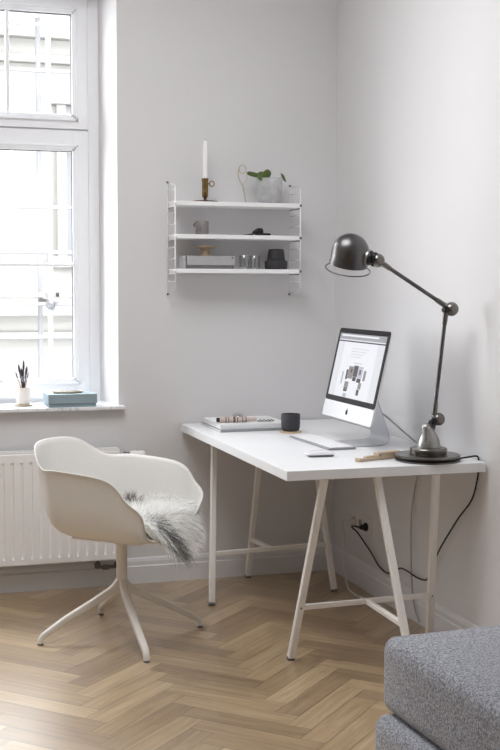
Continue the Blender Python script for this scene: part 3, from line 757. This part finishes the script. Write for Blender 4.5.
def arm(a, b, cut0, cut1, nm):
    d = (b-a).normalized(); p0 = a+d*cut0; p1 = b-d*cut1
    bm = B(); tube(bm, [p0,p1], .0072, 16); mk(nm, bm, 'steeld', lamp, smooth=True, world=True, autos=40)
    for p, q in ((p0,p0+d*.03),(p1,p1-d*.026)):
        bm = B(); cyl(bm, p-(q-p)*.6, q, .0105, .0088); mk('ferrule', bm, 'steel', lamp, smooth=True, world=True, autos=40)
A0 = J0+V((-.018,0,.006)); A1 = J1+V((-.022,0,-.008))
bm = B(); 
arm(A0, A1, .026, .022, 'lower_arm')
joint(J1, 0, .0255); knob(J1+V((-.025,-.003,-.003)))
arm(J1+V((-.018,0,.008)), J2, .02, .028, 'upper_arm')
joint(J2, 0, .0245); knob(J2+V((-.024,-.004,.006)))
# head
HC = V((-.461,LY+.075,1.466)); ax = V((.03,-.36,1)).normalized(); RM = rotz_to(ax)
R_ = .0672
bm = B(); prf = [(R_*math.sin(a), R_*math.cos(a)) for a in [i*PI/2/14 for i in range(15)]]
outer = prf+[(R_,-.012),(R_,-.036),(R_+.002,-.040),(R_+.002,-.044),(R_-.001,-.045)]
inner = [(R_-.0025,-.038),(R_-.0025,0)]+[((R_-.0025)*math.sin(a),(R_-.0025)*math.cos(a)) for a in [PI/2-i*PI/2/12 for i in range(13)]]
lathe(bm, outer+inner, HC, 48, RM); mk('shade', bm, 'steeld', lamp, smooth=True, world=True, autos=60)
bm = B(); lathe(bm, [(0,.03),(.014,.03),(.016,.01),(.024,-.01),(.027,-.025),(.022,-.04),(0,-.048)], HC, 24, RM); mk('bulb', bm, 'wax', lamp, smooth=True, world=True)
bm = B(); tube(bm, [HC+V((-.010,-.005,-.052))+(RM @ Matrix.Rotation(-.03,4,'Y')).to_3x3() @ V((.079*math.cos(a),.079*math.sin(a),-.008)) for a in [2*PI*i/48 for i in range(48)]], .0022, 8, closed=True)
mk('guard_ring', bm, 'steeld', lamp, smooth=True, world=True)
dn = (J2-HC).normalized(); dn = (J2-HC).normalized()
q0_ = HC+dn*.052; RN = rotz_to(dn)
bm = B(); lathe(bm, [(.0,0),(.028,0),(.030,.004),(.030,.016),(.026,.018),(0,.0185)], q0_, 24, RN); mk('collar', bm, 'steelb', lamp, smooth=True, world=True, autos=40)
bm = B(); lathe(bm, [(.0,.017),(.027,.018),(.027,.026),(.023,.027),(.023,.032),(.026,.033),(.026,.041),(.017,.046),(0,.046)], q0_, 24, RN); mk('lamp_socket', bm, 'black', lamp, smooth=True, world=True, autos=40)
bm = B(); cyl(bm, q0_+dn*.04, J2, .010, .009); mk('neck', bm, 'steel', lamp, smooth=True, world=True, autos=40)
# cord wound round the groove, over the edge and to the wall plug
cord = [V((LX+.108*math.cos(a),LY+.108*math.sin(a),TZ+.0105)) for a in [math.radians(d) for d in range(170, 330, 8)]]
X = -.018
cord += [V((-.076,-1.45,TZ+.010)),V((-.045,-1.448,TZ+.0125)),V((-.02,-1.443,TZ+.014)),V((-.0065,-1.443,TZ+.009)),V((-.0055,-1.443,TZ-.02)),V((-.006,-1.44,.66)),V((-.012,-1.41,.575)),V((X,-1.33,.50)),V((X,-1.25,.425)),V((X,-1.17,.345)),V((X,-1.10,.26)),V((X,-1.065,.205)),V((X,-1.03,.19)),V((X,-.96,.185)),V((X,-.87,.19)),V((X,-.80,.185)),V((X,-.74,.15)),V((X,-.66,.135)),V((X,-.58,.147)),V((X,-.50,.185)),V((X-.01,-.43,.225)),V((X-.02,-.385,.255)),V((X-.035,-.365,.272)),V((X-.042,-.372,.282)),V((X-.035,-.395,.285))]
bm = B(); tube(bm, cord, .0033, 8, smooth=4); mk('power_cord', bm, 'black', lamp, smooth=True, world=True)
PLG = V((0,-.431,.286))
bm = B(); lathe(bm, [(0,0),(.018,0),(.019,.003),(.018,.010),(.012,.018),(.009,.030),(.007,.036),(0,.037)], PLG+V((-.012,0,0)), 20, Matrix.Rotation(-PI/2, 4, 'Y'))
tube(bm, [PLG+V((-.044,0,0)),PLG+V((-.05,.02,0)),(X-.035,-.395,.285)], .0045, 8, smooth=4); mk('plug', bm, 'black', lamp, smooth=True, world=True, autos=50)

# wall sockets
so = thing('wall_socket', 'white triple wall socket low on the right wall under the desk', 'socket', (0,-.353,.286))
bm = B(); b2(bm, -.009, 0, -.353-.112, -.353+.112, .245, .327, .003); mk('plate', bm, 'socket', so, world=True)
for k in (-.072, 0, .072):
    bm = B(); lathe(bm, [(.024,.0),(.024,.0035),(.021,.0038),(.0205,-.0005)], (-.009,-.353+k,.286), 24, Matrix.Rotation(-PI/2, 4, 'Y')); so_ = mk('outlet', bm, 'socket', so, smooth=True, world=True, autos=40)
    bm = B()
    for e in (-.0095,.0095): cyl(bm, (-.0128,-.353+k+e,.286), (-.009,-.353+k+e,.286), .003, seg=10)
    bm.transform(PINV[so.name]); mk('pin_hole', bm, 'hole', so_)
wc = thing('white_cable', 'white cable hanging in a loop from the wall socket to the floor', 'cable', (-.02,-.4,0))
bm = B(); tube(bm, [(-.03,-.281,.29),(-.045,-.262,.292),(-.05,-.235,.28),(-.04,-.215,.25),(-.03,-.205,.2),(-.035,-.215,.12),(-.05,-.26,.06),(-.07,-.34,.02),(-.09,-.44,.005),(-.085,-.56,.004),(-.06,-.7,.004)], .0038, 8, smooth=6); mk('cable', bm, 'cordw', wc, smooth=True, world=True)
bm = B(); lathe(bm, [(0,0),(.017,0),(.0175,.006),(.012,.016),(.006,.024),(0,.025)], (-.0128,-.281,.286), 20, Matrix.Rotation(-PI/2, 4, 'Y')); mk('plug', bm, 'cordw', wc, smooth=True, world=True, autos=50)

# ------------------------------------------------------------------ string shelf
SX0, SX1 = -.813, -.232; BZ = (1.722, 1.577, 1.426)
shelf = thing('wall_shelf', 'white three-tier wall shelf hung between two thin wire ladders', 'shelf', (-.52,0,1.33))
for z in BZ:
    bm = B(); b2(bm, SX0+.004, SX1-.004, -.156, -.012, z-.0185, z, .0015); mk('board', bm, 'shelf', shelf, world=True)
for x in (SX0, SX1):
    bm = B(); zt, zb_ = 1.79, 1.337
    tube(bm, [(x,-.006,zt+.028),(x,-.006,zb_-.028)], .0017, 8)
    tube(bm, [(x,-.152,zt-.006),(x,-.152,zb_+.006)], .003, 8)
    tube(bm, [(x,-.152,zt-.006),(x,-.145,zt+.002),(x,-.006,zt+.022)], .0017, 8); tube(bm, [(x,-.152,zb_+.006),(x,-.145,zb_-.002),(x,-.006,zb_-.022)], .0017, 8)
    for k in range(9):
        z = 1.772-.0503*k; tube(bm, [(x,-.152,z),(x,-.006,z)], .0022, 8)
    ld = mk('ladder', bm, 'shelf', shelf, smooth=True, world=True)
    for z in (zt+.024, zb_-.024):
        bm = B(); cyl(bm, (x,-.010,z), (x,.0,z), .0042, seg=12); bm.transform(PINV[shelf.name]); mk('screw', bm, 'gap_shadow_grey', ld, smooth=True)
    for z in BZ:
        bm = B(); cyl(bm, (x-.005,-.147,z-.009), (x+.014 if x == SX0 else x-.014,-.147,z-.009), .0055, seg=12); sphere(bm, (x,-.158,z-.009), .0065, 12)
        cyl(bm, (x,-.152,z-.0215), (x,-.008,z-.0215), .0022, seg=8)
        bm.transform(PINV[shelf.name]); mk('clip', bm, 'shelf' if x == SX0 else 'gmet', ld, smooth=True)
def on(o, x, y, z, lab, cat, g=None): o.location = (x,y,z); tag(o, lab, cat, g); return o
z1, z2, z3 = BZ
# candlestick and candle
cd = thing('candlestick', 'small aged brass chamberstick with ring handle at the left of the top shelf', 'candlestick', (-.66,-.085,z1))
bm = B(); lathe(bm, [(0,0),(.055,0),(.058,.002),(.058,.005),(.055,.0065),(.014,.007),(.008,.012),(.0065,.018),(.010,.024),(0,.024)], (0,0,0), 36); mk('base', bm, 'brassd', cd, smooth=True, autos=45)
bm = B(); lathe(bm, [(.010,.022),(.0135,.026),(.0138,.045),(.0145,.047),(.0138,.049),(.0138,.096),(.0158,.099),(.0158,.106),(.0125,.107),(.0125,.09),(0,.09)], (0,0,0), 28); mk('cup', bm, 'brass', cd, smooth=True, autos=45)
bm = B(); torus(bm, (.031,0,.084), .0115, .0026, Matrix.Rotation(PI/2, 4, 'X'), 24, 8); cyl(bm, (.013,0,.084), (.021,0,.084), .003); mk('handle', bm, 'brass', cd, smooth=True)
bm = B(); lathe(bm, [(0,0),(.0115,0),(.0108,.10),(.0098,.172),(.0070,.180),(.002,.184),(0,.184)], (0,0,0), 24)
o = mk('candle', bm, 'wax', None, smooth=True, autos=60); on(o, -.66,-.085,z1+.0905, 'tall white taper candle standing in the brass chamberstick', 'candle')
bm = B(); cyl(bm, (0,0,.182), (.001,0,.192), .0009, seg=6); mk('wick', bm, 'black', o)
# wire ornament
bm = B(); lathe(bm, [(0,0),(.012,0),(.012,.003),(0,.004)], (0,0,0), 16)
tube(bm, [(0,0,.002),(-.006,0,.04),(-.014,0,.075),(-.022,0,.092),(-.032,0,.11),(-.036,0,.135),(-.033,0,.155),(-.022,0,.171),(-.008,0,.170),(.001,0,.158),(-.002,0,.142),(-.015,0,.134),(-.028,0,.14),(-.030,0,.155)], .0019, 8, smooth=6)
tube(bm, [(-.016,0,.08),(-.008,0,.092),(.003,0,.104),(.006,0,.122),(.001,0,.142)], .0012, 8, smooth=6)
o = mk('wire_ornament', bm, 'wire', None, smooth=True); on(o, -.470,-.085,z1, 'thin curled gold wire ornament between the candlestick and the plant', 'ornament')
# glass pot with plant
bm = B(); lathe(bm, [(0,0),(.050,0),(.053,.003),(.061,.110),(.062,.114),(.059,.115),(.057,.110),(.0505,.008),(0,.006)], (0,0,0), 40)
o = mk('glass_pot', bm, 'frost', None, smooth=True, autos=50); on(o, -.357,-.082,z1, 'milky glass pot holding the small green plant on the top shelf', 'pot')
pl = thing('plant', 'small plant with four round green leaves growing from the milky glass pot', 'plant', (-.357,-.082,z1+.02))
bm = B(); lathe(bm, [(0,-.01),(.047,-.01),(.049,.03),(0,.034)], (0,0,0), 24); mk('soil', bm, 'frost', pl, smooth=True, autos=50)
def leaf(c, nrm_, rx, ry, roll):
    bm = B(); R3 = rotz_to(nrm_).to_3x3() @ Matrix.Rotation(roll, 3, 'Z'); rings = []
    for k in (0, .35, .7, .9, 1):
        rings.append([V(c)+R3 @ V((rx*k*math.cos(a), ry*k*math.sin(a)*(1+.1*math.cos(a)), -.006*k*k+.0015*math.sin(3*a)*k)) for a in [2*PI*i/20 for i in range(20)]])
    R0 = [[bm.verts.new(p) for p in r] for r in rings[1:]]; c_ = bm.verts.new(V(c))
    for j in range(20): bm.faces.new((c_, R0[0][j], R0[0][(j+1) % 20]))
    for a, b in zip(R0, R0[1:]):
        for j in range(20): bm.faces.new((a[j], a[(j+1) % 20], b[(j+1) % 20], b[j]))
    o = mk('leaf', bm, 'leaf', pl, smooth=True); m_ = o.modifiers.new('t', 'SOLIDIFY'); m_.thickness = .0012
LV = [((-.080,-.02,.114),(.2,-.9,.75),.032,.018,0),((-.048,-.035,.104),(-.1,-1,.3),.021,.023,0),((-.018,-.03,.114),(.3,-1,.2),.019,.026,-.5),((.068,-.01,.104),(.7,-.8,.6),.014,.024,.8)]
for c_, n_, rx, ry, ro in LV:
    leaf(c_, n_, rx, ry, ro); bm = B(); tube(bm, [(c_[0]*.15,0,.03),(c_[0]*.4,c_[1]*.2,.075),(c_[0]*.8,c_[1]*.7,.105),(c_[0],c_[1]+.002,c_[2]-.001)], .0011, 6, smooth=4); mk('stalk', bm, 'stem', pl, smooth=True)
# creamer
cr_ = thing('creamer', 'small grey ceramic pourer with a stub handle on the middle shelf', 'jug', (-.673,-.085,z2))
bm = B(); lathe(bm, [(0,0),(.027,0),(.029,.002),(.029,.061),(.0275,.063),(.026,.061),(.026,.006),(0,.005)], (0,0,0), 32); mk('body', bm, 'greyc', cr_, smooth=True, autos=50)
bm = B(); d_ = V((-.80,-.42,.62)).normalized(); lathe(bm, [(.0095,.018),(.0105,.052),(.0082,.052),(.0072,.020)], (-.006,-.016,.016), 18, rotz_to(d_)); mk('handle', bm, 'greyc', cr_, smooth=True, autos=50)
# black figure
bf = thing('figurine', 'small black object with a rounded hump lying on the middle shelf', 'ornament', (-.415,-.085,z2))
bm = B(); rbox(bm, (.03,0,.0065), (.062,.03,.013), .005, 5)
rbox(bm, (.002,0,.020), (.052,.026,.032), .011, 6, fn=lambda q: V((q.x-q.z*.0+max(0,-q.x)*(q.z+.016)*.0, q.y, q.z*(1-.55*max(0,-q.x/.026))-.006*max(0,-q.x/.026)))); mk('body', bm, 'black', bf, smooth=True)
bm = B(); tube(bm, [(-.02,0,.008),(-.045,.0,.004),(-.072,.0,.0022)], lambda t: .0048*(1-.65*t), 10, smooth=4); mk('tail', bm, 'black', bf, smooth=True)
# grey box with a wooden stand on top
gb = thing('storage_box', 'flat grey lidded box on the bottom shelf under the wooden dish', 'box', (-.652,-.085,z3))
bm = B(); b2(bm, -.112,.112,-.052,.052,0,.018,.002); mk('base', bm, 'greyboxd', gb)
bm = B(); b2(bm, -.106,.116,-.055,.055,.016,.057,.002); b2(bm, -.118,-.110,-.055,.055,.0,.057,.0015); mk('lid', bm, 'greybox', gb)
bm = B(); cyl(bm, (.104,-.057,.05), (.104,-.052,.05), .004, seg=12); mk('button', bm, 'greyboxd', gb, smooth=True)
bm = B(); lathe(bm, [(0,0),(.026,0),(.027,.003),(.019,.010),(.018,.022),(.025,.032),(.048,.038),(.051,.041),(.050,.0445),(.046,.045),(.02,.040),(0,.039)], (0,0,0), 36)
o = mk('wooden_dish', bm, 'dishwood', None, smooth=True, autos=60); on(o, -.659,-.085,z3+.057, 'small turned wooden footed dish standing on the flat grey box', 'dish')
for x, y, h, lab in ((-.478,-.09,.062,'left one of two small clear tumblers on the bottom shelf'),(-.424,-.078,.062,'right one of two small clear tumblers, nearer the dark pot')):
    bm = B(); lathe(bm, [(0,0),(.022,0),(.0235,.002),(.0245,h),(.0235,h+.001),(.0222,h),(.0212,.009),(0,.008)], (0,0,0), 28)
    o = mk('tumbler', bm, 'glass', None, smooth=True, autos=50); on(o, x, y, z3, lab, 'glass', 'clear tumblers on the bottom shelf')
bm = B(); lathe(bm, [(0,0),(.048,0),(.051,.003),(.053,.034),(.052,.0385),(.046,.040),(.041,.046),(0,.046)], (0,0,0), 40)
vs = thing('lidded_pot', 'matt dark grey stacked pot at the right of the bottom shelf', 'pot', (-.325,-.085,z3))
mk('bowl', bm, 'blackm', vs, smooth=True, autos=40)
bm = B(); lathe(bm, [(0,.044),(.040,.044),(.0405,.05),(.036,.084),(.034,.090),(.030,.0925),(0,.0925)], (0,0,0), 40); mk('lid', bm, 'blackm', vs, smooth=True, autos=40)

# ------------------------------------------------------------------ window sill things
ZS = .815
bx = thing('cardboard_box', 'pale blue lidded card box on the window sill', 'box', (-1.252,.042,ZS), math.radians(1.5))
bm = B(); b2(bm, -.104,.104,-.074,.074,0,.05,.001); mk('base', bm, 'blued', bx)
bm = B(); b2(bm, -.108,.108,-.078,.078,.016,.0575,.0015); mk('lid', bm, 'blue', bx)
tr = thing('tray', 'small flat oval wooden tray lying on the blue box', 'tray', (-1.262,.04,ZS+.0575))
bm = B(); lathe(bm, [(0,0),(.062,0),(.068,.004),(.070,.009),(.067,.0095),(.060,.005),(0,.004)], (0,0,0), 40); bmesh.ops.scale(bm, vec=(1,.6,1), verts=bm.verts); mk('rim', bm, 'tray', tr, smooth=True, autos=50)
bm = B(); lathe(bm, [(0,.0041),(.058,.0048),(.058,.0085),(.05,.0105),(0,.011)], (0,0,0), 40); bmesh.ops.scale(bm, vec=(1,.6,1), verts=bm.verts); mk('inlay', bm, 'trayg', tr, smooth=True, autos=50)
PX, PY = -1.452, .085
bm = B(); lathe(bm, [(0,0),(.038,0),(.041,.003),(.042,.007),(.039,.008),(.03,.006),(0,.006)], (0,0,0), 36)
o = mk('saucer', bm, 'tray', None, smooth=True, autos=50); on(o, PX, PY, ZS, 'round pale saucer under the brush pot on the sill', 'saucer')
bm = B(); lathe(bm, [(0,0),(.029,0),(.0305,.003),(.0305,.073),(.0295,.0745),(.028,.073),(.028,.008),(0,.006)], (0,0,0), 36)
o = mk('brush_pot', bm, 'cream', None, smooth=True, autos=50); on(o, PX, PY, ZS+.008, 'white cylindrical pot full of paintbrushes on the window sill', 'pot')
BR = [(-.050,.0,.125,.0022,'thin pale brush leaning furthest left in the pot'),(-.028,.01,.150,.0045,'slim dark brush left of the tallest one'),(-.012,-.012,.135,.006,'thick dark brush in the front of the pot'),
      (.004,.008,.164,.0042,'tallest brush with a rounded tip in the pot'),(.022,-.006,.142,.005,'dark brush just right of the tallest one'),(.034,.006,.122,.0025,'thin pale brush leaning furthest right in the pot')]
for dx, dy, ln, r, lab in BR:
    ln *= 1.17; dx *= .85
    t = thing('paintbrush', lab, 'paintbrush', (PX-dx*.28,PY-dy*.3,ZS+.0145), group='paintbrushes in the pot on the sill')
    top = V((dx*1.15,dy*1.3,ln)); dd = top.normalized(); Rb = rotz_to(dd); thick = r > .0035
    bm = B(); lathe(bm, [(0,0),(.0025,.004),(.0032,ln*.35),(.0024,ln*.62),(0,ln*.62)], (0,0,0), 12, Rb); mk('handle', bm, 'handle' if not thick else 'bristle', t, smooth=True)
    bm = B(); lathe(bm, [(.0024,ln*.60),(r*.8,ln*.64),(r*.85,ln*.76),(0,ln*.77)], (0,0,0), 12, Rb); mk('ferrule', bm, 'ferr' if thick else 'handle', t, smooth=True, autos=40)
    bm = B(); lathe(bm, [(r*.8,ln*.76),(r*1.1,ln*.84),(r*.9,ln*.93),(0,ln)], (0,0,0), 12, Rb); mk('bristles', bm, 'bristle', t, smooth=True)

# ------------------------------------------------------------------ daybed
db = thing('daybed', 'grey felt upholstered daybed with two stacked cushions in the near right corner', 'daybed', (-.43,-3.4,0))
def turn(bm): bmesh.ops.rotate(bm, verts=bm.verts, cent=(-.822,-2.475,0), matrix=Matrix.Rotation(math.radians(2.5), 3, 'Z'))
bm = B(); rbox(bm, (-.502,-3.43,.341), (.64,1.94,.198), .034, 14, crown=.014); turn(bm)
mk('seat_cushion', bm, 'felt', db, smooth=True, world=True)
bm = B(); rbox(bm, (-.516,-3.45,.137), (.67,1.96,.208), .035, 14, crown=0); turn(bm); mk('base_cushion', bm, 'felt', db, smooth=True, world=True)
for x in (-.78, -.26):
    for y in (-2.56, -4.3):
        b_ = B(); cyl(b_, (x,y,0), (x,y,.045), .02, seg=14); turn(b_); mk('leg', b_, 'black', db, smooth=True, world=True, autos=40)

# ------------------------------------------------------------------ light
w = bpy.data.worlds.new('World'); SC.world = w; w.use_nodes = True
bg = w.node_tree.nodes['Background']; bg.inputs[0].default_value = (.96,.98,1,1); bg.inputs[1].default_value = 13.5
def portal(name, loc, rot, sx, sy):
    l = bpy.data.lights.new(name, 'AREA'); l.shape = 'RECTANGLE'; l.size = sx; l.size_y = sy; l.cycles.is_portal = True
    o = bpy.data.objects.new(name, l); o.location = loc; o.rotation_euler = rot; COL.objects.link(o)
portal('daylight_portal', (-1.87,.45,1.83), (-PI/2,0,0), 1.6, 2.1)

l = bpy.data.lights.new('ceiling_fill', 'AREA'); l.shape = 'DISK'; l.size = 1.6; l.energy = 49; l.color = (.97,.985,1)  # soft fill light added below the ceiling to brighten the room, no real fixture
o = bpy.data.objects.new('ceiling_fill', l); o.location = (-1.65,-1.85,RH-.05); COL.objects.link(o)

# ------------------------------------------------------------------ camera
yaw, pitch, roll = 0.2981, 0.0674, 0.0021
fwd = V((math.sin(yaw)*math.cos(pitch), math.cos(yaw)*math.cos(pitch), -math.sin(pitch)))
rt = V((math.cos(yaw), -math.sin(yaw), 0)); up = rt.cross(fwd)
r = rt*math.cos(roll)+up*math.sin(roll); u = -rt*math.sin(roll)+up*math.cos(roll)
cam = bpy.data.cameras.new('camera'); co = bpy.data.objects.new('camera', cam); COL.objects.link(co)
mw = Matrix((( r.x,u.x,-fwd.x,-2.0421),(r.y,u.y,-fwd.y,-5.2717),(r.z,u.z,-fwd.z,1.3325),(0,0,0,1)))
co.matrix_world = mw
cam.sensor_fit = 'VERTICAL'; cam.sensor_height = 36; cam.sensor_width = 24; cam.lens = 1192.3/750*36; cam.shift_y = -4.478/750
cam.clip_start = .05; cam.clip_end = 200
SC.camera = co
SC.view_settings.view_transform = 'Standard'; SC.view_settings.look = 'None'; SC.view_settings.exposure = 0; SC.view_settings.gamma = 1
SC.view_settings.use_curve_mapping = False
SC.cycles.max_bounces = 14; SC.cycles.diffuse_bounces = 8; SC.cycles.transparent_max_bounces = 16
